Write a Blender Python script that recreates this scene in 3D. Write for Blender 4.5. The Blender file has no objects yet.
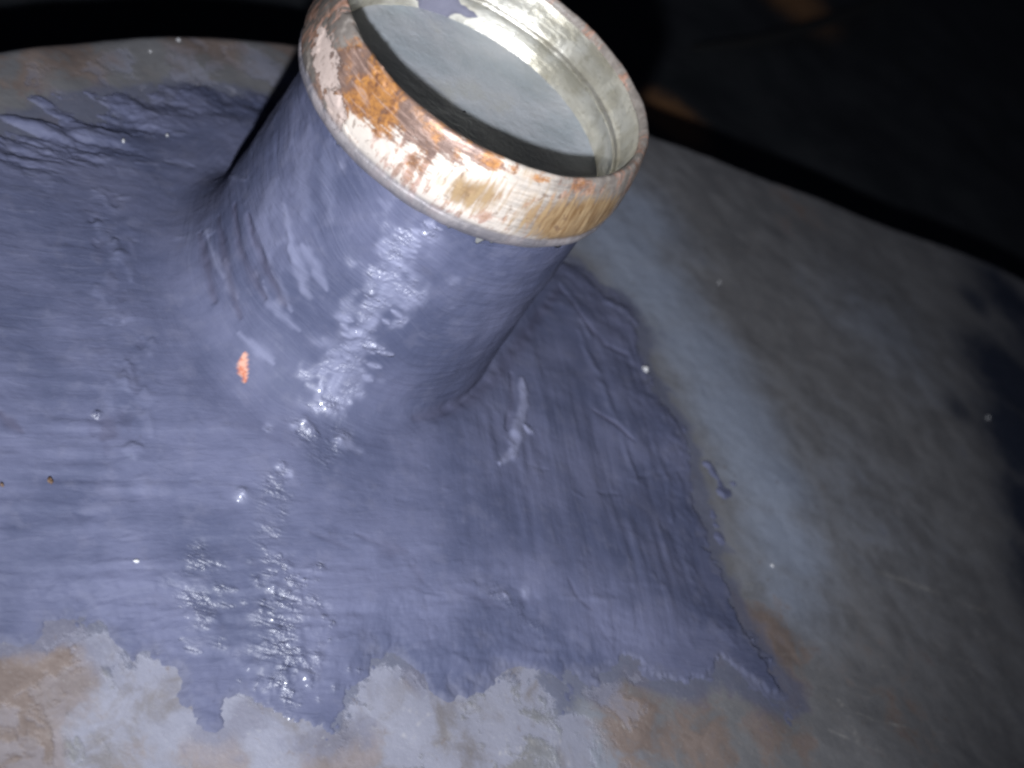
import bpy, math
import numpy as np
from mathutils import Matrix, Vector

# ------------------------------------------------------------ camera, light, exposure
U = 0.022                                   # metres per neck radius: the neck is 44 mm across
F = 1416.7                                  # focal length in pixels at 1024 wide
CP = np.array([0.0, -7.5586, 4.0686])       # camera position (neck radii, origin = centre of the rim opening)
CM = np.array([[0.8338441655020402, 0.2575534425106098, 0.4882316375544913],
               [-0.5370269354011432, 0.583111241900328, 0.6095763694756494],
               [-0.12769486407785738, -0.7704852391969563, 0.6245370428307246]])   # world -> camera
sc = bpy.context.scene
col = sc.collection
cd = bpy.data.cameras.new('camera')
cam = bpy.data.objects.new('camera', cd)
col.objects.link(cam)
cd.sensor_width = 36.0
cd.lens = 36.0 * F / 1024
cd.clip_start = 0.005
cd.clip_end = 20
Mw = Matrix([list(r) for r in CM.T]).to_4x4()
Mw.translation = Vector((CP * U).tolist())
cam.matrix_world = Mw
cd.dof.use_dof = True
cd.dof.focus_distance = 8.3 * U
cd.dof.aperture_fstop = 22
sc.camera = cam

w = bpy.data.worlds.new("World")
sc.world = w
w.use_nodes = True
w.node_tree.nodes['Background'].inputs[0].default_value = (0.35, 0.42, 0.75, 1)
w.node_tree.nodes['Background'].inputs[1].default_value = 0.02

# the phone's flash: a small bright lamp just below the lens
ld = bpy.data.lights.new('flash', 'SPOT')
flash = bpy.data.objects.new('flash', ld)
col.objects.link(flash)
LP = CP + CM.T @ np.array([-0.2, -1.05, 0.0])
LT = np.array([0.3, -0.5, -0.9])
flash.location = (LP * U).tolist()
flash.rotation_euler = Vector((LT - LP).tolist()).to_track_quat('-Z', 'Y').to_euler()
ld.energy = 3.5
ld.color = (0.92, 0.95, 1.0)
ld.shadow_soft_size = 0.0022
ld.spot_size = math.radians(76)
ld.spot_blend = 1.0
sc.view_settings.view_transform = 'Standard'
sc.view_settings.look = 'None'
sc.view_settings.exposure = 0.0
sc.view_settings.gamma = 1.0
sc.cycles.pixel_filter_type = 'BLACKMAN_HARRIS'
sc.cycles.filter_width = 2.6

# ------------------------------------------------------------ noise and geometry helpers
def _hash(ix, iy, iz, seed):
    h = (ix.astype(np.int64) * 374761393 + iy.astype(np.int64) * 668265263
         + iz.astype(np.int64) * 2147483647 + seed * 1274126177) & 0xffffffff
    h = ((h ^ (h >> 13)) * 1274126177) & 0xffffffff
    h = ((h ^ (h >> 16)) * 2246822519) & 0xffffffff
    return ((h ^ (h >> 15)) & 0xffff) / 32767.5 - 1.0

def noise(x, y, z=None, seed=0):
    """smooth lattice noise, about -1..1"""
    x = np.asarray(x, float); y = np.asarray(y, float)
    z = np.zeros_like(x) if z is None else np.asarray(z, float)
    ix, iy, iz = np.floor(x), np.floor(y), np.floor(z)
    fx, fy, fz = x - ix, y - iy, z - iz
    ux, uy, uz = [f * f * f * (f * (f * 6 - 15) + 10) for f in (fx, fy, fz)]
    r = 0
    for dx in (0, 1):
        for dy in (0, 1):
            for dz in (0, 1):
                wgt = (ux if dx else 1 - ux) * (uy if dy else 1 - uy) * (uz if dz else 1 - uz)
                r = r + wgt * _hash(ix + dx, iy + dy, iz + dz, seed)
    return r * 1.5

def fbm(x, y, z=None, oct=4, seed=0, gain=0.5):
    r, a = 0, 1.0
    z = np.zeros_like(np.asarray(x, float)) if z is None else z
    for k in range(oct):
        r = r + a * noise(x * 2 ** k + 17.3 * k, y * 2 ** k + 5.1 * k, z * 2 ** k + 3.7 * k, seed + k)
        a *= gain
    return r

def sstep(a, b, x):
    t = np.clip((x - a) / (b - a), 0, 1)
    return t * t * (3 - 2 * t)

def ray(px, py):
    d = np.array([(px - 512) / F, -(py - 384) / F, -1.0]) @ CM
    return d / np.linalg.norm(d)

def at_z(px, py, z):
    d = ray(px, py)
    return CP + d * ((z - CP[2]) / d[2])

def proj(P):
    q = (P - CP) @ CM.T
    return 512 + F * q[..., 0] / -q[..., 2], 384 - F * q[..., 1] / -q[..., 2], -q[..., 2]

def base_z(x, y):
    """the tank's own skin, a gently pressed sheet around the neck"""
    z = -2.2 - 0.062 * np.clip(-y - 0.6, 0, None) ** 2
    # crease that runs from behind the neck to the lower right; the sheet falls away beyond it
    a = np.array([1.46, 2.07]); b = np.array([3.68, -0.24])
    n = np.array([b[1] - a[1], -(b[0] - a[0])]); n = -n / np.linalg.norm(n)
    d = (x - a[0]) * n[0] + (y - a[1]) * n[1]
    z = z - 0.075 * (np.sqrt(d * d + 0.3) + d) * 0.5
    z = z + 0.02 * noise(x * 0.7, y * 0.7, seed=5)
    return z

def surf_xy(px, py):
    z = -2.2
    for _ in range(30):
        p = at_z(px, py, z)
        z = 0.6 * z + 0.4 * float(base_z(p[0], p[1]))
    return at_z(px, py, z)

def poly_sd(x, y, poly):
    """signed distance to a closed polygon, positive inside"""
    P = np.asarray(poly); shape = x.shape
    x = x.ravel(); y = y.ravel()
    d2 = np.full(x.shape, 1e9); ins = np.zeros(x.shape, bool)
    for i in range(len(P)):
        ax, ay = P[i]; bx, by = P[(i + 1) % len(P)]
        ex, ey = bx - ax, by - ay
        t = np.clip(((x - ax) * ex + (y - ay) * ey) / (ex * ex + ey * ey + 1e-12), 0, 1)
        d2 = np.minimum(d2, (x - ax - t * ex) ** 2 + (y - ay - t * ey) ** 2)
        c = (ay > y) != (by > y)
        xi = ax + (y - ay) / (ey if abs(ey) > 1e-12 else 1e-12) * ex
        ins ^= c & (x < xi)
    return (np.sqrt(d2) * np.where(ins, 1, -1)).reshape(shape)

def line_d(P, pts):
    """distance from points P (n,3) to the 3D polyline pts, and how far along it (0..1)"""
    pts = np.asarray(pts, float)
    best = np.full(len(P), 1e9); along = np.zeros(len(P))
    for i in range(len(pts) - 1):
        a, b = pts[i], pts[i + 1]; e = b - a
        t = np.clip(((P - a) @ e) / (e @ e + 1e-12), 0, 1)
        d = np.linalg.norm(P - a - t[:, None] * e, axis=1)
        m = d < best
        best[m] = d[m]; along[m] = (i + t[m]) / (len(pts) - 1)
    return best, along

def grid_mesh(name, V, nu, nv, closed_u=False, keep=None, mat=None, parent=None, attrs=None, flip=False):
    """V: (nv*nu, 3) rows of nu points -> one smooth mesh"""
    idx = np.arange(nu * nv).reshape(nv, nu)
    if closed_u: idx = np.concatenate([idx, idx[:, :1]], 1)
    q = np.stack([idx[:-1, :-1], idx[:-1, 1:], idx[1:, 1:], idx[1:, :-1]], -1).reshape(-1, 4)
    if flip: q = q[:, ::-1]
    if keep is not None: q = q[keep[q].any(1)]
    used = np.zeros(len(V), bool); used[q.ravel()] = True
    remap = np.cumsum(used) - 1
    q = remap[q]; Vk = V[used]
    me = bpy.data.meshes.new(name)
    me.vertices.add(len(Vk)); me.vertices.foreach_set('co', (Vk * U).astype(np.float32).ravel())
    me.loops.add(q.size); me.loops.foreach_set('vertex_index', q.astype(np.int32).ravel())
    me.polygons.add(len(q))
    me.polygons.foreach_set('loop_start', np.arange(0, q.size, 4, dtype=np.int32))
    me.polygons.foreach_set('use_smooth', np.ones(len(q), bool))
    me.update(calc_edges=True)
    for k, v in (attrs or {}).items():
        v = np.asarray(v)
        if v.ndim == 2:
            a = me.attributes.new(k, 'FLOAT_VECTOR', 'POINT'); a.data.foreach_set('vector', v[used].astype(np.float32).ravel())
        else:
            a = me.attributes.new(k, 'FLOAT', 'POINT'); a.data.foreach_set('value', v[used].astype(np.float32).ravel())
    o = bpy.data.objects.new(name, me); col.objects.link(o)
    if mat: me.materials.append(mat)
    if parent: o.parent = parent
    return o

# ------------------------------------------------------------ material helpers
class N:
    def __init__(s, name):
        s.m = bpy.data.materials.new(name); s.m.use_nodes = True
        s.t = s.m.node_tree; s.b = s.t.nodes['Principled BSDF']
    def node(s, typ, **kw):
        n = s.t.nodes.new(typ)
        for k, v in kw.items(): setattr(n, k, v)
        return n
    def put(s, inp, v):
        if isinstance(v, bpy.types.NodeSocket): s.t.links.new(v, inp)
        elif isinstance(v, (tuple, list)) and len(v) == 3 and inp.type == 'RGBA': inp.default_value = (*v, 1)
        else: inp.default_value = v
    def attr(s, name, vec=False):
        n = s.node('ShaderNodeAttribute', attribute_name=name)
        return n.outputs['Vector'] if vec else n.outputs['Fac']
    def math(s, op, a, b=0.0, c=0.0, clamp=False):
        n = s.node('ShaderNodeMath', operation=op, use_clamp=clamp)
        s.put(n.inputs[0], a); s.put(n.inputs[1], b); s.put(n.inputs[2], c)
        return n.outputs[0]
    def step(s, v, a, b):
        n = s.node('ShaderNodeMapRange', interpolation_type='SMOOTHSTEP')
        s.put(n.inputs[0], v); s.put(n.inputs[1], a); s.put(n.inputs[2], b)
        return n.outputs[0]
    def noise(s, vec, scale, detail=4, rough=0.55, dist=0.0, mul=None):
        if mul:
            k = s.node('ShaderNodeVectorMath', operation='MULTIPLY')
            s.put(k.inputs[0], vec); k.inputs[1].default_value = mul; vec = k.outputs[0]
        n = s.node('ShaderNodeTexNoise')
        s.put(n.inputs['Vector'], vec); n.inputs['Scale'].default_value = scale
        n.inputs['Detail'].default_value = detail; n.inputs['Roughness'].default_value = rough
        n.inputs['Distortion'].default_value = dist
        return n.outputs['Fac']
    def vor(s, vec, scale, feature='F1'):
        n = s.node('ShaderNodeTexVoronoi', feature=feature)
        s.put(n.inputs['Vector'], vec); n.inputs['Scale'].default_value = scale
        return n.outputs['Distance']
    def mix(s, f, a, b):
        n = s.node('ShaderNodeMix', data_type='RGBA')
        s.put(n.inputs[0], f); s.put(n.inputs[6], a); s.put(n.inputs[7], b)
        return n.outputs[2]
    def mixf(s, f, a, b):
        n = s.node('ShaderNodeMix', data_type='FLOAT')
        s.put(n.inputs[0], f); s.put(n.inputs[2], a); s.put(n.inputs[3], b)
        return n.outputs[0]
    def bump(s, h, dist, normal=None, strength=1.0):
        n = s.node('ShaderNodeBump'); s.put(n.inputs['Height'], h)
        n.inputs['Distance'].default_value = dist * U; n.inputs['Strength'].default_value = strength
        if normal is not None: s.put(n.inputs['Normal'], normal)
        return n.outputs[0]
    def out(s, **kw):
        for k, v in kw.items(): s.put(s.b.inputs[k.replace('_', ' ')], v)
        return s.m

# ------------------------------------------------------------ materials
def mat_putty():
    n = N('putty'); p = n.attr('pos', True); sa = n.attr('stroke_a', True); sb = n.attr('stroke_b', True)
    sc_ = n.attr('stroke_c', True); wb = n.attr('w_b'); wc = n.attr('w_c'); light = n.attr('m_light'); rust = n.attr('m_rust'); gloss = n.attr('m_gloss'); dark = n.attr('m_dark')
    gloss = n.math('MULTIPLY', gloss, n.mixf(n.step(n.noise(p, 8, 3, .6), .42, .58), .25, 1.0))
    fa = n.noise(sa, 1.0, 5, .6, .3, (5, 42, 5)); fb = n.noise(sb, 1.0, 5, .6, .8, (5, 22, 5))
    fc = n.noise(sc_, 1.0, 5, .6, .3, (4, 30, 5))
    st = n.mixf(wc, n.mixf(wb, fa, fb), fc)
    big = n.noise(p, 1.6, 4); mid = n.noise(p, 7, 5, .6)
    c = n.mix(n.step(big, .35, .68), (.062, .070, .122), (.103, .110, .178))
    c = n.mix(n.math('MULTIPLY', n.step(n.noise(p, 30, 5, .7), .62, .72), .35), c, (.055, .055, .075))
    c = n.mix(n.math('MULTIPLY', n.step(mid, .5, .7), .3), c, (.130, .134, .195))
    c = n.mix(n.math('MULTIPLY', n.step(st, .52, .72), .22), c, (.140, .148, .215))
    c = n.mix(n.math('MULTIPLY', n.step(st, .48, .3), .22), c, (.058, .064, .108))
    c = n.mix(light, c, (.24, .25, .36))  # pale putty smears, plus the painted highlight of neck streak and beads
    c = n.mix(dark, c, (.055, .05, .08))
    c = n.mix(rust, c, n.mix(n.step(n.noise(p, 22, 3), .4, .6), (.42, .14, .08), (.52, .28, .21)))
    fine = n.noise(p, 20, 3, .6)
    thin = n.step(n.math('ADD', n.attr('m_thin'), n.math('MULTIPLY', n.math('SUBTRACT', mid, .5), 1.4)), .35, 1.1)
    c = n.mix(n.math('MULTIPLY', thin, .75), c, (.10, .104, .15))
    rough = n.math('ADD', n.mixf(gloss, .66, .36), n.math('MULTIPLY', n.math('SUBTRACT', fine, .5), .3))
    b = n.bump(st, .0065)
    b = n.bump(n.noise(p, 16, 4, .55), .004, b)
    b = n.bump(n.math('MULTIPLY', n.math('SUBTRACT', n.noise(sa, 1.0, 3, .6, .4, (7, 15, 7)), .5), gloss), .035, b)
    b = n.bump(n.math('MULTIPLY', n.math('SUBTRACT', n.noise(p, 22, 3, .6), .5), gloss), .022, b)
    return n.out(Base_Color=c, Roughness=rough, Normal=b, Specular_IOR_Level=n.mixf(gloss, .2, 1.0), Coat_Weight=n.math('MULTIPLY', gloss, .6), Coat_Roughness=.14)

def mat_shell():
    n = N('worn_tank_metal'); p = n.attr('pos', True)
    e = n.noise(p, 3.2, 6, .62, .4); e2 = n.noise(p, 9, 6, .65, .3); e3 = n.noise(p, 30, 4, .6)
    def region(name, k=1.3, soft=.09):
        v = n.math('ADD', n.attr(name), n.math('MULTIPLY', n.math('SUBTRACT', e2, .5), k * .55))
        v = n.math('ADD', v, n.math('MULTIPLY', n.math('SUBTRACT', e, .5), k * 1.35))
        return n.step(v, .5 - soft, .5 + soft)
    c = n.mix(n.step(e, .35, .65), (.142, .141, .150), (.185, .183, .192))
    c = n.mix(n.math('MULTIPLY', n.step(e2, .48, .7), .35), c, (.19, .175, .17))
    pale = region('m_pale_sheen', .6, .5); white = region('m_white'); brown = region('m_brown', 1.2, .2); darkr = region('m_dark', .6, .4)
    c = n.mix(pale, c, n.mix(e2, (.22, .25, .33), (.275, .305, .38)))  # reflection sheen along the crease, painted as a pale blue band
    c = n.mix(brown, c, n.mix(n.step(e, .35, .65), (.125, .095, .085), (.19, .15, .135)))
    sm_ = region('m_smear', 1.3, .3)
    c = n.mix(n.math('MULTIPLY', sm_, .8), c, (.095, .103, .155))
    c = n.mix(n.math('MULTIPLY', white, n.mixf(brown, .9, .35)), c, n.mix(n.step(n.noise(p, 2.6, 6, .65, .6), .34, .54), (.135, .125, .135), (.195, .198, .25)))
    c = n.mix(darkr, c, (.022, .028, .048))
    c = n.mix(n.math('MULTIPLY', n.step(n.noise(p, 14, 5, .7), .60, .72), .45), c, (.12, .09, .075))
    c = n.mix(n.math('MULTIPLY', n.step(n.noise(p, 38, 5, .75), .60, .70), .4), c, (.30, .30, .31))
    c = n.mix(n.math('MULTIPLY', n.step(n.noise(p, 1.0, 4, .7, .2, (14, 60, 10)), .62, .70), .22), c, (.33, .33, .34))
    c = n.mix(n.attr('m_scratch'), c, (.42, .40, .38))
    rough = n.math('ADD', n.mixf(e2, .42, .62), n.math('MULTIPLY', white, .1))
    b = n.bump(n.math('ADD', n.math('MULTIPLY', white, .6), e2), .005)
    b = n.bump(e3, .002, b)
    return n.out(Base_Color=c, Roughness=rough, Metallic=.15, Normal=b)

def mat_rim():
    n = N('rusty_rim_metal'); p = n.attr('pos', True); rz = n.attr('ringuv', True)
    e = n.noise(p, 5, 6, .65, .5); e2 = n.noise(p, 14, 6, .68, .5); e3 = n.noise(p, 46, 4, .6)
    streak = n.noise(rz, 1.0, 4, .6, 0, (34, 4, 1)); hstreak = n.noise(rz, 1.0, 5, .65, .2, (5, 45, 1))
    m_rust = n.attr('m_rust'); m_flake = n.attr('m_flake'); m_glare = n.attr('m_glare'); m_ochre = n.attr('m_ochre')
    def reg(a, t, k=1.6, soft=.06):
        v = n.math('ADD', a, n.math('MULTIPLY', n.math('SUBTRACT', t, .5), k)); return n.step(v, .5 - soft, .5 + soft)
    big = n.noise(p, 2.6, 4, .6, .4)
    c = n.mix(n.step(e2, .3, .7), (.17, .145, .13), (.29, .26, .235))
    c = n.mix(n.math('MULTIPLY', n.step(e, .5, .62), .6), c, (.13, .085, .06))
    c = n.mix(n.math('MULTIPLY', n.attr('m_dull'), .85), c, (.11, .095, .085))
    glare = reg(m_glare, n.mixf(.5, big, hstreak), 1.2, .25)
    c = n.mix(glare, c, n.mix(e, (.58, .50, .43), (.82, .75, .68)))  # burnt-out flash glare on the rim's front, painted as near-white metal
    spots = n.math('MULTIPLY', n.step(n.mixf(.4, e, streak), .50, .57), .8)
    c = n.mix(spots, c, n.mix(n.step(e2, .4, .6), (.28, .15, .10), (.50, .30, .24)))
    c = n.mix(reg(m_ochre, n.mixf(.5, streak, big), 1.8, .2), c, n.mix(n.step(streak, .35, .65), (.19, .11, .05), (.36, .25, .14)))
    rustc = n.mix(n.step(n.mixf(.35, e2, e3), .36, .62), (.15, .065, .04), (.46, .21, .06))
    rustc = n.mix(n.step(n.mixf(.3, big, e2), .44, .56), (.17, .11, .09), rustc)
    c = n.mix(reg(m_rust, n.mixf(.35, e, hstreak), 2.8, .12), c, n.mix(n.math('MULTIPLY', n.step(hstreak, .52, .62), .6), rustc, (.42, .29, .24)))
    flake = reg(m_flake, n.mixf(.35, e, e2), 3.6, .04)
    c = n.mix(flake, c, n.mix(e2, (.40, .31, .27), (.56, .46, .42)))
    c = n.mix(n.math('MULTIPLY', n.step(e2, .58, .66), .6), c, (.13, .075, .05))
    c = n.mix(n.math('MULTIPLY', n.attr('m_low'), .9), c, n.mix(n.step(e, .4, .6), (.13, .125, .15), (.27, .25, .265)))
    h = n.math('ADD', n.math('MULTIPLY', flake, .8), n.math('MULTIPLY', e2, .6))
    b = n.bump(h, .007); b = n.bump(e3, .002, b); b = n.bump(hstreak, .002, b)
    return n.out(Base_Color=c, Roughness=n.mixf(e2, .34, .52), Metallic=n.math('MULTIPLY', m_glare, .3), Normal=b)

def mat_inner():
    n = N('dull_plated_steel'); p = n.attr('pos', True); rz = n.attr('ringuv', True)
    e = n.noise(p, 4, 6, .6, .3); e2 = n.noise(p, 18, 5, .65); hs = n.noise(rz, 1.0, 5, .6, .2, (4, 55, 1))
    c = n.mix(n.step(e, .35, .65), (.46, .43, .35), (.66, .64, .58))
    c = n.mix(n.math('MULTIPLY', n.step(e2, .55, .7), .4), c, (.22, .19, .12))
    c = n.mix(n.step(n.attr('m_putty'), .45, .55), c, (.15, .15, .20))
    b = n.bump(hs, .004); b = n.bump(e2, .004, b)
    return n.out(Base_Color=c, Roughness=n.mixf(e2, .36, .48), Metallic=n.math('SUBTRACT', .85, n.attr('m_putty')), Normal=b)

def mat_plate():
    n = N('dull_grey_plate'); p = n.attr('pos', True)
    e = n.noise(p, 2.5, 6, .6, .3); e2 = n.noise(p, 22, 5, .65); e3 = n.noise(p, 70, 3)
    c = n.mix(n.step(e, .3, .7), (.28, .31, .34), (.38, .39, .42))
    c = n.mix(n.math('MULTIPLY', n.step(e, .55, .75), .5), c, (.32, .32, .27))
    c = n.mix(n.math('MULTIPLY', n.step(e3, .66, .74), .6), c, (.55, .57, .60))
    b = n.bump(e2, .008)
    return n.out(Base_Color=c, Roughness=.55, Metallic=.1, Normal=b)

def mat_floor():
    n = N('grimy_dark_panel'); p = n.attr('pos', True)
    e = n.noise(p, 1.3, 5, .6); e2 = n.noise(p, 8, 5, .65)
    c = n.mix(n.step(e, .35, .65), (.013, .015, .018), (.022, .024, .028))
    r = n.step(n.math('ADD', n.attr('m_rust'), n.math('MULTIPLY', n.math('SUBTRACT', e2, .5), .5)), .3, .9)
    c = n.mix(r, c, n.mix(e2, (.16, .07, .03), (.30, .16, .07)))
    return n.out(Base_Color=c, Roughness=.65, Normal=n.bump(e2, .03), Specular_IOR_Level=.3)

def plain(name, c, rough=.6):
    n = N(name); g = n.node('ShaderNodeTexCoord').outputs['Object']
    e = n.noise(g, 900, 3)
    return n.out(Base_Color=n.mix(e, tuple(v * .75 for v in c), tuple(min(1, v * 1.2) for v in c)), Roughness=rough)

M_putty, M_shell, M_rim, M_inner, M_plate, M_floor = mat_putty(), mat_shell(), mat_rim(), mat_inner(), mat_plate(), mat_floor()

# ------------------------------------------------------------ background: the dark panel behind and below the tank
def blob(P, centres):
    """soft spots: (point, radius, strength)"""
    r = np.zeros(len(P))
    for c, rad, k in centres:
        d = np.linalg.norm(P[:, :len(c)] - np.asarray(c), axis=1)
        r = np.maximum(r, k * np.exp(-(d / rad) ** 2))
    return r

ZF = -4.6
nx = 160
gx, gy = np.meshgrid(np.linspace(-16, 26, nx), np.linspace(-16, 30, nx))
fz = ZF + 0.12 * fbm(gx * .25, gy * .25, seed=40)
P = np.stack([gx.ravel(), gy.ravel(), fz.ravel()], 1)
q1, q2, q3 = at_z(672, 118, ZF), at_z(800, -8, ZF), at_z(600, 60, ZF)
fr = blob(P[:, :2], [(q1[:2], .8, 1.0), (q2[:2], 1.3, .75)])
floor = grid_mesh('floor', P, nx, nx, mat=M_floor, attrs={'pos': P, 'm_rust': fr})
floor['kind'] = 'structure'
# pressed seam on the panel
pts = [at_z(a, b, ZF) for a, b in [(690, 52), (740, 47), (790, 36), (840, 20), (880, 2), (915, -25), (940, -60)]]
pts = np.array(pts)
tt = np.linspace(0, 1, 60); ti = np.linspace(0, 1, len(pts))
C = np.stack([np.interp(tt, ti, pts[:, k]) for k in range(3)], 1)
for _ in range(6): C[1:-1] = (C[:-2] + C[1:-1] * 2 + C[2:]) / 4
T = np.gradient(C, axis=0); T /= np.linalg.norm(T, axis=1)[:, None]
S = np.cross(T, [0, 0, 1.0]); S /= np.linalg.norm(S, axis=1)[:, None]
rows = []
for k in range(12):
    a = 2 * math.pi * k / 12
    wd = 0.09 * np.sin(np.pi * np.clip(tt * 1.0 + .04, 0, 1)) ** .4
    rows.append(C + S * (math.cos(a) * wd)[:, None] + np.array([0, 0, 1.0]) * (math.sin(a) * wd * .8 + .08)[:, None])
V = np.stack(rows, 1).reshape(-1, 3)
seam = grid_mesh('seam', V, 12, 60, closed_u=True, parent=floor, mat=plain('black_sealant', (.006, .006, .007), .8))

# ------------------------------------------------------------ the tank
tank = bpy.data.objects.new('metal_tank', None); col.objects.link(tank)
tank.empty_display_size = 0.02
TB = np.array([0, 0, -4.4])
tank['label'] = 'metal tank with a rusty-rimmed filler neck bedded in blue-grey putty, standing on the dark panel'
tank['category'] = 'tank'

# --- outline of the tank top in plan, far edge seen in the photograph, the rest beyond the frame
edge_px = [(0, 50), (75, 40), (150, 35), (230, 36), (300, 42), (470, 75), (650, 135), (760, 177), (875, 222), (950, 249), (1024, 275)]
out = [(-2.9, -8.0), (-4.0, -6.5), (-4.0, -3.5), (-3.6, -1.2), (-3.15, -.4)]
for a, b in edge_px:
    q = surf_xy(a, b); out.append((q[0], q[1]))
out += [(8.2, 7.6), (10.5, 7.6), (11.8, 6.0), (12, 2), (11.6, -3), (10.5, -6.5), (8, -8.4), (2, -8.8)]
out = np.array(out)
# resample the star-shaped outline round an inner point
cx, cy = 2.2, -1.4
ang = np.arctan2(out[:, 1] - cy, out[:, 0] - cx); rad = np.hypot(out[:, 1] - cy, out[:, 0] - cx)
o_ = np.argsort(ang); ang, rad = ang[o_], rad[o_]
NA = 1100
A = np.linspace(-np.pi, np.pi, NA, endpoint=False)
Rr = np.interp(A, np.concatenate([ang - 2 * np.pi, ang, ang + 2 * np.pi]), np.tile(rad, 3))
for _ in range(60): Rr = (np.roll(Rr, 1) + Rr * 2 + np.roll(Rr, -1)) / 4
Rr = Rr + .06 + 0.006 * noise(A * 9, A * 0, seed=9)
rows = np.linspace(0.02, 1, 420) ** .85
er = .16                                        # rolled edge radius
X, Y, Z = [], [], []
for f in rows:
    rr = (Rr - er) * f
    X.append(cx + np.cos(A) * rr); Y.append(cy + np.sin(A) * rr); Z.append(base_z(X[-1], Y[-1]))
zt = Z[-1]
for k in range(1, 13):
    a = k / 12 * np.pi / 2
    rr = Rr - er + er * math.sin(a)
    X.append(cx + np.cos(A) * rr); Y.append(cy + np.sin(A) * rr); Z.append(zt - er * (1 - math.cos(a)))
for k in range(1, 7):
    rr = Rr - .004 * k
    X.append(cx + np.cos(A) * rr); Y.append(cy + np.sin(A) * rr); Z.append((zt - er) * (1 - k / 6) + -4.4 * k / 6)
P = np.stack([np.array(X).ravel(), np.array(Y).ravel(), np.array(Z).ravel()], 1)
P[:, 2] += 0.006 * fbm(P[:, 0] * 2.2, P[:, 1] * 2.2, P[:, 2], 4, seed=21)
nr = len(X)

def pxs(lst):
    """[(px, py, radius, strength)] -> blobs on the tank's skin"""
    return [(surf_xy(a, b)[:2], r, k) for a, b, r, k in lst]
# where the putty ends, as an outline on the tank's skin
B = [(-60, 120), (0, 125), (35, 112), (90, 96), (140, 92), (190, 84), (240, 92), (262, 96)]
Bpts = [tuple(surf_xy(a, b)[:2]) for a, b in B]
Bpts += [(-.6, 1.75), (.2, 1.75), (.9, 1.7)]
B2 = [(577, 262), (590, 278), (606, 292), (622, 296), (634, 310), (642, 338), (648, 368), (664, 400), (684, 425), (696, 470), (708, 520), (716, 560), (738, 610), (765, 650), (800, 705),
      (785, 712), (745, 690), (718, 668), (690, 692), (655, 684), (622, 668), (600, 690), (578, 684), (562, 716), (552, 690), (520, 676), (490, 676), (465, 690), (445, 704), (428, 694), (405, 672), (380, 678),
      (362, 700), (352, 730), (330, 746), (290, 738), (250, 728), (232, 706), (214, 734), (196, 716), (178, 686), (150, 668), (126, 684), (104, 664), (84, 640), (60, 634), (30, 642), (0, 646), (-80, 660)]
Bpts += [tuple(surf_xy(a, b)[:2]) for a, b in B2]
Bpts += [(-3, -4.5), (-3.4, -2)]
sds = poly_sd(P[:, 0], P[:, 1], Bpts)
smear = np.where(P[:, 2] > -3.9, np.exp(-np.clip(-sds, 0, None) / .11), 0)
white = blob(P[:, :2], pxs([(90, 710, .38, .9), (130, 735, .5, 1.0), (190, 745, .5, .9), (250, 760, .45, .8), (300, 765, .5, .8), (400, 720, .4, .9), (440, 740, .5, .85),
                            (500, 720, .45, .75), (560, 740, .5, .6), (620, 700, .3, .5), (370, 700, .2, .8), (95, 650, .2, .9), (60, 75, .3, .45), (120, 65, .35, .55), (200, 65, .45, .6),
                            (270, 70, .4, .6), (10, 790, .6, .7), (400, 800, .8, .8)]))
brown = blob(P[:, :2], pxs([(30, 670, .42, 1.4), (0, 690, .45, 1.4), (20, 745, .35, 1.0), (340, 765, .3, .9), (215, 765, .25, .8), (120, 755, .18, .7), (640, 720, .45, .75), (700, 735, .45, .65), (770, 640, .4, .8), (780, 720, .5, .6),
                            (60, 50, .5, .75), (0, 70, .5, .6), (200, 42, .45, .75), (285, 45, .35, .75), (415, 680, .16, .8), (800, 210, .8, .4), (900, 700, .8, .35), (250, 720, .16, .7),
                            (60, 125, .25, .5), (30, 730, .3, .8)]))
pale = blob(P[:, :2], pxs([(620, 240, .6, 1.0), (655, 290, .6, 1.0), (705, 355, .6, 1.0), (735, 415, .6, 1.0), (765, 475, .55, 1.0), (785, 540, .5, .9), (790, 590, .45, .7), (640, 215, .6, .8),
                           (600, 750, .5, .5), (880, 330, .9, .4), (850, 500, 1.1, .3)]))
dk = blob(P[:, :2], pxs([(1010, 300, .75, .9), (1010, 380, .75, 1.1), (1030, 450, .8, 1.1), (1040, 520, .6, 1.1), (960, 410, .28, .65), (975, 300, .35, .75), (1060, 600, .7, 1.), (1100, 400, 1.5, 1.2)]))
scr = np.zeros(len(P))
rs = np.random.RandomState(4)
def scratch(pl, wd=.012, k=.5):
    global scr
    L = [surf_xy(a, b) for a, b in pl]
    d, t = line_d(P, L)
    scr = np.maximum(scr, k * np.exp(-(d / wd) ** 2) * (0.5 + 0.5 * noise(t * 9, t * 0, seed=len(pl) + int(pl[0][0]))))
scratch([(875, 570), (930, 590), (985, 612)], .014, .5)
scratch([(840, 700), (850, 720), (858, 745)], .012, .6)
scratch([(870, 720), (905, 727)], .010, .5)
scratch([(830, 730), (860, 745), (880, 752)], .010, .5)
scratch([(775, 172), (800, 184), (826, 201)], .04, .8)
for k in range(26):
    x0, y0 = rs.uniform(730, 1000), rs.uniform(560, 760); a = rs.uniform(-.5, .7); l = rs.uniform(8, 30)
    scratch([(x0, y0), (x0 + l * math.cos(a), y0 + l * math.sin(a))], .009, rs.uniform(.1, .3))
for k in range(20):
    x0, y0 = rs.uniform(380, 700), rs.uniform(700, 765); a = rs.uniform(-.8, .8); l = rs.uniform(6, 18)
    scratch([(x0, y0), (x0 + l * math.cos(a), y0 + l * math.sin(a))], .009, rs.uniform(.15, .4))
P[:, 2] += 0.012 * white * (P[:, 2] > -3.5)
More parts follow.
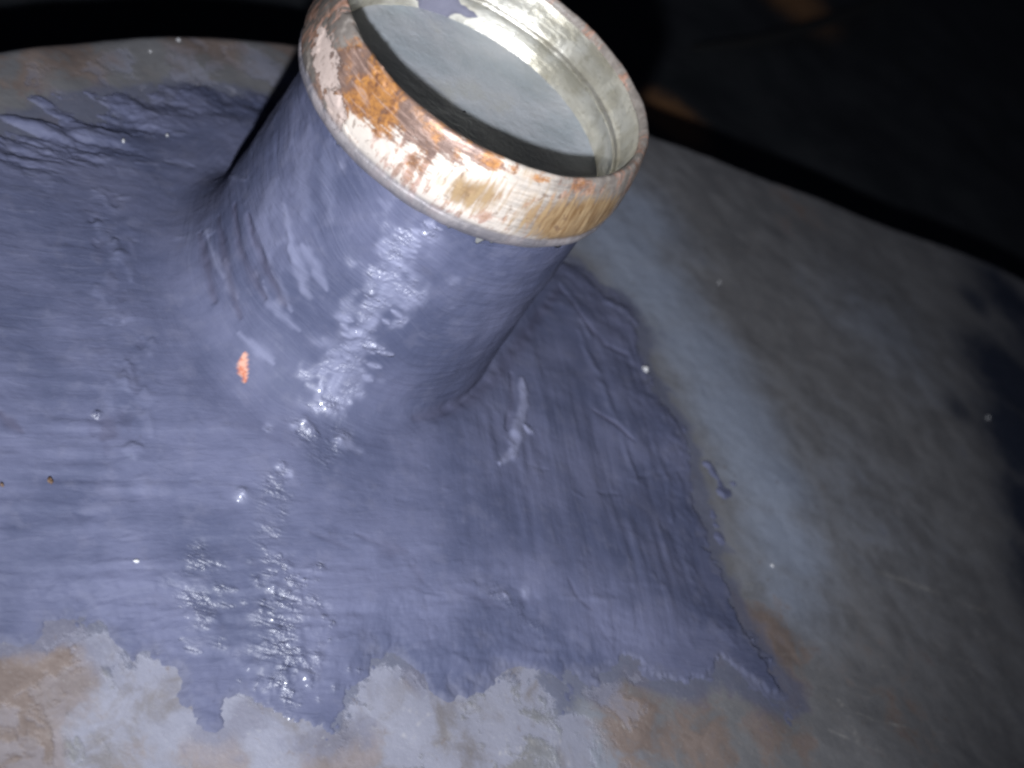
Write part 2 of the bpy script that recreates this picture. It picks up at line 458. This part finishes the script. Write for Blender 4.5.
shell = grid_mesh('tank_shell', P, NA, nr, closed_u=True, mat=M_shell, parent=tank,
                  attrs={'pos': P, 'm_white': white, 'm_brown': brown, 'm_pale_sheen': pale, 'm_dark': dk, 'm_scratch': scr, 'm_smear': smear})

# --- putty: one coat that wraps the neck, fills the corner and spreads over the tank
NT = 1500
u = np.linspace(-1, 1, NT)
TH = np.pi * (0.62 * u + 0.38 * u ** 5)         # finer towards the camera; 0 is the camera's side
TH = TH - np.pi / 2
ct, st_ = np.cos(TH), np.sin(TH)
def lobe(a0, wd):
    d = (np.degrees(TH) - a0 + 180) % 360 - 180
    return np.exp(-(d / wd) ** 2)
Rf = .15 + .34 * lobe(-150, 60) + .34 * lobe(-95, 45) - .07 * lobe(-20, 40)
fl_ = .03 + .11 * lobe(-120, 60)
n1, n2, n3 = 150, 40, 400
zb = base_z(ct * (1 + Rf), st_ * (1 + Rf)) + .07
rho, zz = [], []
ztop = -.50
for k in range(n1):
    f = k / n1; rho.append(np.ones(NT) + fl_ * f ** 1.6); zz.append(ztop + (zb + Rf - ztop) * f)
for k in range(n2):
    a = k / n2 * np.pi / 2
    rho.append(1 + fl_ + (Rf - fl_) * (1 - math.cos(a))); zz.append(zb + Rf * (1 - math.sin(a)))
far = 6.2
for k in range(n3):
    f = (k / (n3 - 1)); r_ = (1 + Rf) + (far - 1 - Rf) * (0.72 * f + 0.28 * f * f)
    rho.append(r_); zz.append(np.full(NT, np.nan))
rho = np.array(rho); zz = np.array(zz); nv = len(rho)
X = rho * ct; Y = rho * st_
tankpart = np.isnan(zz)
sd = poly_sd(X, Y, Bpts)
sd = sd + .045 * fbm(X * 4, Y * 4, oct=5, seed=60, gain=.65) - .01
# torn streaky edge in the upper left corner
q = surf_xy(60, 130)
wl = np.exp(-(((X - q[0]) ** 2 + (Y - q[1]) ** 2) / .9 ** 2))
sd = sd + wl * .13 * fbm(X * 2.0 + Y, Y * 7.0 - X * 3, oct=4, seed=61)
th_ = .05 * (1 - np.exp(-np.clip(sd, 0, None) / .28)) + np.clip(sd, -1, 0) * .12 - .004
th_ = th_ + .22 * np.exp(-(rho - 1) / .75) * sstep(.0, .5, sd) * (0.35 + .65 * (lobe(-125, 80)))      # thicker towards the neck
zt2 = base_z(X, Y) + th_
zz = np.where(tankpart, zt2, zz)
# let the fillet meet the coat: carry the height step back into the neck rows
dz = zz[n1 + n2] - (zb)
wrow = np.concatenate([np.zeros(n1), np.linspace(0, 1, n2) ** 1.5, np.zeros(n3)])
zz = zz + wrow[:, None] * dz
k5 = np.hanning(27); k5 /= k5.sum()
def sm(a, lo, hi):
    pad = np.concatenate([a[:1].repeat(13, 0), a, a[-1:].repeat(13, 0)])
    r = sum(k5[i] * pad[i:i + len(a)] for i in range(27))
    m = np.zeros(len(a)); m[lo:hi] = 1; m = np.convolve(m, np.ones(15) / 15, 'same')[:, None]
    return a * (1 - m) + r * m
zz = sm(zz, n1 - 10, n1 + n2 + 22); rho = sm(rho, n1 - 10, n1 + n2 + 22)
X = rho * ct; Y = rho * st_
P = np.stack([X, Y, zz], -1)
# normals of the smooth body
du = np.gradient(P, axis=1); dv = np.gradient(P, axis=0)
Nn = np.cross(dv, du); Nn /= np.linalg.norm(Nn, axis=-1)[..., None] + 1e-12
if Nn[20, NT // 2, 1] > 0: Nn = -Nn
# coarse lookup: photograph pixel -> point on the body
sub = P[::3, ::3].reshape(-1, 3); subN = Nn[::3, ::3].reshape(-1, 3)
sx, sy, sdp = proj(sub)
front = ((CP - sub) * subN).sum(1) > 0
def hit(a, b):
    d = (sx - a) ** 2 + (sy - b) ** 2
    ok = (d < max(25, d.min() * 1.5)) & front
    if not ok.any(): ok = d < d.min() + 1
    i = np.where(ok)[0]; j = i[np.argmin(sdp[i] + d[i] * .004)]
    return sub[j]
Pf = P.reshape(-1, 3); Nf = Nn.reshape(-1, 3)
th = np.broadcast_to(TH, X.shape).ravel(); rf = rho.ravel(); xf, yf, zf = Pf.T
sdf = sd.ravel(); tp = tankpart.ravel()
sarc = np.concatenate([[np.zeros(NT)], np.cumsum(np.linalg.norm(np.diff(P, axis=0), axis=-1), 0)]).ravel()
# brush directions
d1 = np.array([.84, .54]); d1n = np.array([-.54, .84])
uB = xf * d1[0] + yf * d1[1]; vB = xf * d1n[0] + yf * d1n[1]
d2 = np.array([.45, -.89]); uC = xf * d2[0] + yf * d2[1]; vC = xf * .89 + yf * .45
vA = sarc + .10 * np.sin(th * 2 + 1) + .25 * np.cos(th + 2.2) + .05 * noise(th * 3, sarc * 2, seed=70)
def lob(a0, wd):
    d = (np.degrees(th) - a0 + 180) % 360 - 180
    return np.exp(-(d / wd) ** 2)
far_ = sstep(1.15, 1.9, rf)
wR = lob(-5, 38) * sstep(1.03, 1.25, rf) * (1 - sstep(2.9, 3.4, rf))          # right flank, strokes running away from the neck
wB = far_ * (1 - wR)
wA = np.clip(1 - wB - wR, 0, 1)
ringn = noise(ct[None, :].repeat(nv, 0).ravel() * 2.2, st_[None, :].repeat(nv, 0).ravel() * 2.2, vA * 9, 71) * .6 + noise(np.cos(th) * 3.5, np.sin(th) * 3.5, vA * 24, 72) * .4
linn = noise(uB * 1.5, vB * 9, seed=73) * .5 + noise(uB * 2.6, vB * 19, seed=74) * .5
flank = noise(uC * 1.1, vC * 7, seed=75) * .6 + noise(uC * 1.8, vC * 17, seed=76) * .4
lump = fbm(xf * 1.3, yf * 1.3, zf * 1.3, 3, seed=77)
blot = fbm(xf * 4.5, yf * 4.5, zf * 4.5, 4, seed=78)
lowB = sstep(-1.5, -2.4, yf)                                                    # long ripples on the camera side
hgt = wA * ringn * .006 + wB * linn * (.0035 + .009 * lowB) + wR * flank * .014 + lump * .016 * sstep(0.15, .6, sarc) + blot * .005 * (1 - .4 * far_)
m_light = np.zeros(len(Pf)); m_rust = np.zeros(len(Pf)); m_gloss = np.zeros(len(Pf)); m_dark = np.zeros(len(Pf))

def stamp(pl, wd, h=0.0, light=0.0, rust=0.0, gloss=0.0, dark=0.0, ragged=.35, hard=3.0, taper=True):
    """a smear, ridge, pit or chip laid along a line on the body"""
    global hgt, m_light, m_rust, m_gloss, m_dark
    L = [hit(a, b) for a, b in pl]
    if len(L) == 1: L = [L[0], L[0] + 1e-4]
    mid = np.mean(L, 0); R_ = max(np.linalg.norm(np.array(L) - mid, axis=1)) + wd * 3
    sel = np.where(np.linalg.norm(Pf - mid, axis=1) < R_)[0]
    if not len(sel): return
    d, t = line_d(Pf[sel], L)
    ww = wd * (np.sin(np.pi * np.clip(t * .88 + .06, 0, 1)) ** .5 if (taper and len(pl) > 1) else 1.0)
    q = Pf[sel]
    d = d * (1 + ragged * .7 * noise(q[:, 0] * 9, q[:, 1] * 9, q[:, 2] * 9, 80)) + ww * ragged * .5 * noise(q[:, 0] * 20, q[:, 1] * 20, q[:, 2] * 20, 81)
    d = np.clip(d, 0, None)
    h = h * (.6 + .4 * noise(q[:, 0] * 12, q[:, 1] * 12, q[:, 2] * 12, 82)) if len(pl) > 1 else h
    m = np.exp(-(d / np.maximum(ww, 1e-4)) ** (2 * hard if hard > 1 else 2))
    hgt[sel] += h * m
    if light: m_light[sel] = np.maximum(m_light[sel], light * m)
    if rust: m_rust[sel] = np.maximum(m_rust[sel], rust * m)
    if gloss: m_gloss[sel] = np.maximum(m_gloss[sel], gloss * m)
    if dark: m_dark[sel] = np.maximum(m_dark[sel], dark * m)

# pale streaks pulled down the left of the neck
for pl, wd in [([(288, 235), (297, 262), (303, 288)], .055), ([(303, 245), (316, 270), (326, 291)], .04), ([(283, 205), (288, 232), (293, 262)], .045), ([(272, 270), (278, 290), (290, 312)], .025),
               ([(262, 282), (270, 300), (282, 318), (300, 330)], .02), ([(222, 262), (228, 285), (234, 300)], .025), ([(240, 330), (262, 352), (272, 366)], .022), ([(205, 230), (215, 260), (222, 280)], .02)]:
    stamp(pl, wd, .008, light=.38, hard=1.2, ragged=.8)
for pl, wd in [([(306, 130), (300, 175), (304, 215)], .10), ([(330, 140), (325, 180), (330, 220)], .06), ([(275, 180), (262, 220), (268, 262)], .07)]:
    stamp(pl, wd, .006, light=.18, hard=1.0, ragged=.6)
# dark furrows left of the neck
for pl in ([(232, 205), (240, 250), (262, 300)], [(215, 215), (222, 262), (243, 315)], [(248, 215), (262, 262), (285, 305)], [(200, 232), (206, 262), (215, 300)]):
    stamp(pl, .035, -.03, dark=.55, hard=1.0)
# rusty chip
stamp([(241, 357), (243, 368), (247, 379)], .027, -.012, rust=1.0, hard=3, ragged=.5)
# curl of lighter putty right of the neck's foot
stamp([(521, 378), (524, 405), (518, 430), (511, 452), (500, 466)], .045, .035, light=.5, hard=2)
stamp([(524, 425), (533, 432)], .03, .03, light=.5)
stamp([(512, 372), (514, 400), (508, 430)], .03, -.03, dark=.3, hard=1)  # groove beside the curl, its shadow painted dark
# crease along the right side of the foot, its shading painted dark
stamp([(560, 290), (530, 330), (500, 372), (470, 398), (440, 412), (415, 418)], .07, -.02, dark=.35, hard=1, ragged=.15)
# lump and cracks on the right flank
stamp([(612, 300), (628, 306), (640, 328)], .09, .05, hard=1.4)
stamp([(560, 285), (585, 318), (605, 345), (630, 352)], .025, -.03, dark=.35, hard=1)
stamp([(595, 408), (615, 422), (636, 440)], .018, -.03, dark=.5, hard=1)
stamp([(548, 300), (575, 305), (592, 335)], .05, .02, hard=1)
stamp([(655, 440), (668, 480), (672, 520)], .03, .018, hard=1)
stamp([(580, 330), (600, 380), (615, 420), (640, 480)], .04, .02, hard=1)
stamp([(690, 470), (668, 470), (640, 475)], .02, -.012, hard=1)
# ridge below the middle, with a bright lip
stamp([(458, 583), (480, 590), (508, 600), (528, 620), (545, 634)], .045, .014, gloss=.7, hard=1, ragged=.8)
stamp([(455, 592), (480, 600), (505, 610)], .03, -.012, dark=.15, hard=1, ragged=.8)
stamp([(568, 580), (580, 598), (592, 606)], .022, -.010, dark=.2, hard=1, ragged=.8)
stamp([(310, 533), (335, 540), (352, 548)], .022, -.010, dark=.2, hard=1, ragged=.8)
stamp([(355, 532), (385, 545), (410, 552)], .022, -.010, dark=.2, hard=1, ragged=.8)
stamp([(410, 565), (424, 582)], .022, -.010, dark=.2, hard=1, ragged=.8)
for k in range(60):                              # long brush ripples lower down
    x0, y0 = rs.uniform(20, 640), rs.uniform(560, 680); l = rs.uniform(30, 120)
    stamp([(x0, y0), (x0 + l / 2, y0 + rs.uniform(-3, 3)), (x0 + l, y0 + rs.uniform(-2, 6))], rs.uniform(.012, .026), rs.choice([-1, 1]) * rs.uniform(.004, .011), hard=1, ragged=.9)
for k in range(34):                              # short dabs over the middle of the field
    x0, y0 = rs.uniform(20, 640), rs.uniform(450, 600); l = rs.uniform(8, 26); a = rs.uniform(-.3, .6)
    stamp([(x0, y0), (x0 + l * math.cos(a), y0 + l * math.sin(a))], rs.uniform(.012, .024), rs.choice([-1, 1]) * rs.uniform(.004, .011), hard=1, ragged=.9)
# ragged blotches of the first coat at left
for k in range(44):
    y0 = rs.uniform(190, 480); x0 = 118 + rs.normal(0, 14) + (8 if y0 > 330 else -6)
    s_ = rs.choice([-1, 1]); l = rs.uniform(4, 22)
    stamp([(x0, y0), (x0 + rs.uniform(-6, 6), y0 + l)], rs.uniform(.02, .05), s_ * rs.uniform(.006, .018), light=.08 if s_ > 0 else 0, dark=.12 if s_ < 0 else 0, hard=1.5, ragged=.6)
for k in range(30):
    x0, y0 = rs.uniform(10, 230), rs.uniform(110, 240); l = rs.uniform(10, 34); a = rs.uniform(-.2, .4)
    stamp([(x0, y0), (x0 + l * math.cos(a), y0 + l * math.sin(a))], rs.uniform(.02, .05), rs.choice([-1, 1]) * rs.uniform(.006, .014), light=rs.choice([0, .15]), hard=1.2, ragged=.6)
# pit with a wet lip
stamp([(104, 420), (108, 430), (104, 436)], .04, -.016, dark=.35, hard=1, ragged=.8)
stamp([(97, 415)], .025, .012, gloss=1)
stamp([(0, 412), (12, 424), (22, 434)], .03, -.03, dark=.5, hard=1)
# wet glossy band where the flash glints; neck streak highlight also painted pale
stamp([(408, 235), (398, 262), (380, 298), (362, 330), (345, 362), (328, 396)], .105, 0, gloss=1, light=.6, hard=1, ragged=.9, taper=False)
stamp([(300, 425), (340, 440)], .2, 0, gloss=.9, hard=1)
stamp([(282, 465), (275, 500), (268, 560)], .11, 0, gloss=.8, hard=1)
stamp([(200, 550), (200, 620)], .11, 0, gloss=.8, hard=1)
stamp([(285, 560), (290, 640), (285, 700)], .19, 0, gloss=1., hard=1)
# smooth pressed patch beside the glints
stamp([(240, 600), (222, 650), (218, 690)], .16, -.012, hard=1.5, ragged=.2)
for k in range(150):                              # beads and pimples in the wet band
    x0, y0 = rs.normal(290, 20), rs.uniform(560, 705)
    stamp([(x0, y0)], rs.uniform(.012, .026), rs.uniform(.004, .010), gloss=1, hard=1, ragged=.4)
for k in range(16):
    y0 = 545 + k * 7 + rs.uniform(-2, 2)
    stamp([(186 + rs.uniform(-6, 4), y0), (222 + rs.uniform(-24, 16), y0 + 3)], .022, rs.uniform(.002, .006), gloss=.9, hard=1)
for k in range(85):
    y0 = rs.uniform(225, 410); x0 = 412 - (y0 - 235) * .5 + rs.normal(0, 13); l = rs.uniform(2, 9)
    stamp([(x0 - l, y0 - 3), (x0 + l, y0 + 3)], rs.uniform(.018, .028), rs.uniform(.005, .012), gloss=1, light=rs.uniform(.2, .9), hard=1)  # dabs tinted pale, part of the painted streak highlight
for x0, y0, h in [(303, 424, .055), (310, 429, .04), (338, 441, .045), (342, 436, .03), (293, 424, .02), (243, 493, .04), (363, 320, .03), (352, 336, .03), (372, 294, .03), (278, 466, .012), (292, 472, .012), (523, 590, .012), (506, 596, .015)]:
    stamp([(x0, y0)], .036 if h > .025 else .028, h, gloss=1, light=.5, hard=1, ragged=.3)  # glossy beads, their glints also painted pale

edge = sstep(0, .12, sdf)
hgt = hgt * np.where(tp, .25 + .75 * edge, 1)
topfade = sstep(0, .05, sarc)
raggedtop = .05 * noise(np.cos(th) * 9, np.sin(th) * 9, seed=90) + .03 * noise(np.cos(th) * 28, np.sin(th) * 28, seed=91)
hgt *= .62
Q = Pf + Nf * hgt[:, None] * (.3 + .7 * topfade)[:, None]
toprow = sarc < .12
zmin = base_z(Q[:, 0], Q[:, 1]) + .014
Q[:, 2] = np.where(tp & (sdf > .06), np.maximum(Q[:, 2], zmin), Q[:, 2])
Q[:, 2] += raggedtop * (1 - sstep(0, .12, sarc))
keep = (~tp) | (sdf > -.14)
px_, py_, _ = proj(Pf)
keep &= (px_ > -260) & (px_ < 1200) & (py_ < 1000)
strA = np.stack([th * 1.0, vA, rf], 1); strB = np.stack([uB, vB, zf], 1); strC = np.stack([uC, vC, zf], 1)
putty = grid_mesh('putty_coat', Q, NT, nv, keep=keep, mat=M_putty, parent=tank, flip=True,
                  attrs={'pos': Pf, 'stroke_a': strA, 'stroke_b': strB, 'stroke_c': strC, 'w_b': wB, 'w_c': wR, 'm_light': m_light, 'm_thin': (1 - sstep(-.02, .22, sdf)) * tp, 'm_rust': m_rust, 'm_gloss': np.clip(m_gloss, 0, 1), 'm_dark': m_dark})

# --- bit of putty smeared further out on the bare skin, and grit stuck on
def ray_pt(a, b): return surf_xy(a, b)
def patch(name, pl, wd, mat, h=.03, seed=1, parent=tank, lift=0.0):
    """a thin ragged smear of paste lying along a line on the tank's skin"""
    L = np.array([ray_pt(a, b) for a, b in pl]); n = 40; m = 14
    t = np.linspace(0, 1, n); ti = np.linspace(0, 1, len(L))
    C = np.stack([np.interp(t, ti, L[:, k]) for k in range(3)], 1)
    T = np.gradient(C, axis=0); T /= np.linalg.norm(T, axis=1)[:, None]
    S = np.cross(T, [0, 0, 1.0]); S /= np.linalg.norm(S, axis=1)[:, None]
    ww = wd * np.sin(np.pi * np.clip(t, .02, .98)) ** .6 * (1 + .5 * noise(t * 9, t * 0, seed=seed)) + .003
    s = np.linspace(-1, 1, m)
    V = C[:, None, :] + S[:, None, :] * (ww[:, None] * s)[:, :, None]
    V[..., 2] = base_z(V[..., 0], V[..., 1]) + lift + h * (1 - s[None, :] ** 2) * (ww[:, None] / wd) * (1 + .4 * noise(V[..., 0] * 20, V[..., 1] * 20, seed=seed + 1)) - .012
    V = V.reshape(-1, 3)
    z0 = np.zeros(len(V))
    return grid_mesh(name, V, m, n, mat=mat, parent=parent, attrs={'pos': V, 'stroke_a': V, 'stroke_b': V, 'stroke_c': V, 'w_b': z0, 'w_c': z0, 'm_gloss': z0 + .2})
patch('putty_smear', [(702, 452), (712, 470), (722, 492), (727, 520)], .085, M_putty, .026, 3)
patch('putty_smear', [(722, 462), (732, 482), (738, 500)], .035, M_putty, .018, 5)
patch('putty_smear', [(708, 505), (718, 528), (722, 548)], .06, M_putty, .02, 7)

def grit(name, a, b, size, mat, on_body=True, lab=None, parent=putty):
    rs2 = np.random.RandomState(int(a * 7 + b))
    c = hit(a, b) if on_body else ray_pt(a, b)
    c = c + np.array([0, 0, .035]) if on_body else c + np.array([0, 0, size * .4])
    import bmesh
    bm = bmesh.new(); bmesh.ops.create_icosphere(bm, subdivisions=2, radius=1)
    for v in bm.verts:
        f = 1 + .35 * float(noise(v.co.x * 2 + a, v.co.y * 2, v.co.z * 2, 3)); v.co *= f
        v.co = Vector((v.co.x * size, v.co.y * size * rs2.uniform(.7, .75), v.co.z * size * .55)) * U
    me = bpy.data.meshes.new(name); bm.to_mesh(me); bm.free(); me.materials.append(mat)
    o = bpy.data.objects.new(name, me); col.objects.link(o); o.parent = parent; o.location = (c * U).tolist()
    o.rotation_euler.z = rs2.uniform(0, 3)
    return o
G_w = plain('pale_grit', (.6, .6, .62)); G_b = plain('rust_grit', (.12, .07, .04))
for a, b, s in [(122, 146, .014), (166, 138, .011), (643, 372, .03), (135, 566, .013)]:
    grit('grit', a, b, s, G_w)
for a, b, s in [(50, 483, .017), (2, 487, .013)]:
    grit('rust_crumb', a, b, s, G_b)
for a, b, s in [(719, 283, .014), (772, 566, .012), (988, 418, .018), (178, 41, .018), (150, 52, .011)]:
    grit('grit', a, b, s, G_w, False, parent=shell)

# ------------------------------------------------------------ the filler neck
NR = 900
tr = np.linspace(-np.pi, np.pi, NR, endpoint=False) - np.pi / 2
def lathe(name, prof, mat, parent, disp=None, masks=None, fl=False):
    prof = np.array(prof, float)
    c, s = np.cos(tr), np.sin(tr)
    r = prof[:, 0][:, None]; z = prof[:, 1][:, None] + 0 * c
    sl = np.concatenate([[0], np.cumsum(np.hypot(*np.diff(prof, axis=0).T))])
    TT = np.broadcast_to(tr, z.shape); SS = np.broadcast_to(sl[:, None], z.shape)
    X, Y = r * c, r * s
    if disp is not None:
        d = disp(TT, SS, X, Y, z); tg = np.gradient(prof, axis=0); nn = np.stack([tg[:, 1], -tg[:, 0]], 1)
        nn /= np.linalg.norm(nn, axis=1)[:, None] + 1e-9
        X = X + d * nn[:, :1] * c; Y = Y + d * nn[:, :1] * s; z = z + d * nn[:, 1:]
    V = np.stack([X, Y, z], -1).reshape(-1, 3)
    at = {'pos': V, 'ringuv': np.stack([TT, SS, 0 * SS], -1).reshape(-1, 3)}
    if masks: at.update({k: v.ravel() for k, v in masks(TT, SS, X, Y, z).items()})
    return grid_mesh(name, V, NR, len(prof), closed_u=True, mat=mat, parent=parent, attrs=at, flip=fl)

def curve(pts, n):
    """smooth curve through profile points"""
    p = np.array(pts, float); t = np.arange(len(p)); tt = np.linspace(0, len(p) - 1, n)
    r = []
    for x in tt:
        i = min(int(x), len(p) - 2); f = x - i
        p0, p1, p2, p3 = p[max(i - 1, 0)], p[i], p[i + 1], p[min(i + 2, len(p) - 1)]
        r.append(.5 * (2 * p1 + (p2 - p0) * f + (2 * p0 - 5 * p1 + 4 * p2 - p3) * f * f + (3 * p1 - p0 - 3 * p2 + p3) * f ** 3))
    return r

steel = plain('grey_steel', (.2, .2, .2), .5)
neck = lathe('filler_neck', [(.975, -.45), (.975, -2.35), (.93, -2.35), (.93, -.75)], steel, tank)

def degd(TT, a0):
    return (np.degrees(TT) - a0 + 180) % 360 - 180
def rim_masks(TT, SS, X, Y, z):
    a = degd(TT, -90)                     # 0 is nearest the camera, negative to the left
    g = lambda a0, wd: np.exp(-((a - a0) / wd) ** 2)
    zf = lambda z0, wd: np.exp(-((z - z0) / wd) ** 2)
    rust = .72 * g(-30, 11) * zf(-.10, .19) + .6 * g(-14, 18) * zf(-.06, .10) + .55 * g(-42, 12) * zf(-.3, .2) + .35 * g(-5, 40) * zf(-.15, .3) + .5 * g(5, 60) * zf(-.015, .05)
    flake = .56 * g(-44, 10) * zf(-.28, .12) + .56 * g(-33, 8) * zf(-.36, .09) + .35 * g(-52, 8) * zf(-.15, .15)
    glare = .95 * g(-4, 20) + .5 * g(-22, 12) + .45 * g(30, 25) + .6 * zf(-.46, .06) * (a > -20)
    ochre = .95 * g(58, 20) * zf(-.26, .16) +   .42 * g(12, 9) * zf(-.25, .14) + .3 * g(30, 30)
    return {'m_low': 1 - sstep(-.44, -.40, z), 'm_dull': (1 - sstep(-62, -34, a)), 'm_rust': rust, 'm_flake': flake, 'm_glare': np.clip(glare, 0, 1), 'm_ochre': ochre}
def rim_disp(TT, SS, X, Y, z):
    f = fbm(X * 6, Y * 6, z * 6, 4, seed=33)
    fl = sstep(.1, .25, fbm(X * 4, Y * 4, z * 9, 4, seed=34)) * np.exp(-((degd(TT, -135)) / 26) ** 2)
    return .0025 * f + .010 * fl * sstep(.08, .2, SS)
prof = curve([(.99, -.56), (1.03, -.545), (1.062, -.515), (1.080, -.485), (1.085, -.455), (1.080, -.428), (1.092, -.39), (1.097, -.34), (1.09, -.26), (1.075, -.15), (1.06, -.07), (1.045, -.02), (1.03, .006), (1.01, .012), (.99, -.005), (.982, -.035)], 110)
rim = lathe('rim', prof, M_rim, neck, rim_disp, rim_masks, fl=True)
def in_masks(TT, SS, X, Y, z):
    # dab of putty on the far inner wall
    p0 = np.array([math.cos(math.radians(97)), math.sin(math.radians(97))])
    a = degd(TT, 121)
    v = 1.5 - np.abs(a) / 13 - np.abs(z + .36) / .15 + .35 * fbm(X * 8, Y * 8, z * 8, 3, seed=50)
    return {'m_putty': np.clip(v, 0, 1)}
prof = curve([(.984, -.03), (.975, -.08), (.97, -.16), (.962, -.22), (.942, -.245), (.935, -.26), (.946, -.28), (.952, -.31), (.95, -.35), (.942, -.39), (.933, -.43), (.925, -.46), (.92, -.50)], 110)
sleeve = lathe('inner_sleeve', prof, M_inner, neck, lambda T_, S_, X, Y, z: .003 * fbm(X * 5, Y * 5, z * 8, 4, seed=36), in_masks, fl=True)
prof = [(r, -.44 - .02 * (1 - (r / .92) ** 2)) for r in np.linspace(.945, .01, 60)]
plate = lathe('inner_plate', prof, M_plate, neck, lambda T_, S_, X, Y, z: .004 * fbm(X * 3, Y * 3, z, 4, seed=37), None, fl=True)

# the tank's origin sits at its base
for o in (rim, sleeve, plate): o.location.x = -.03 * U
for o in tank.children: o.location = (-TB * U).tolist()
tank.location = (TB * U).tolist()
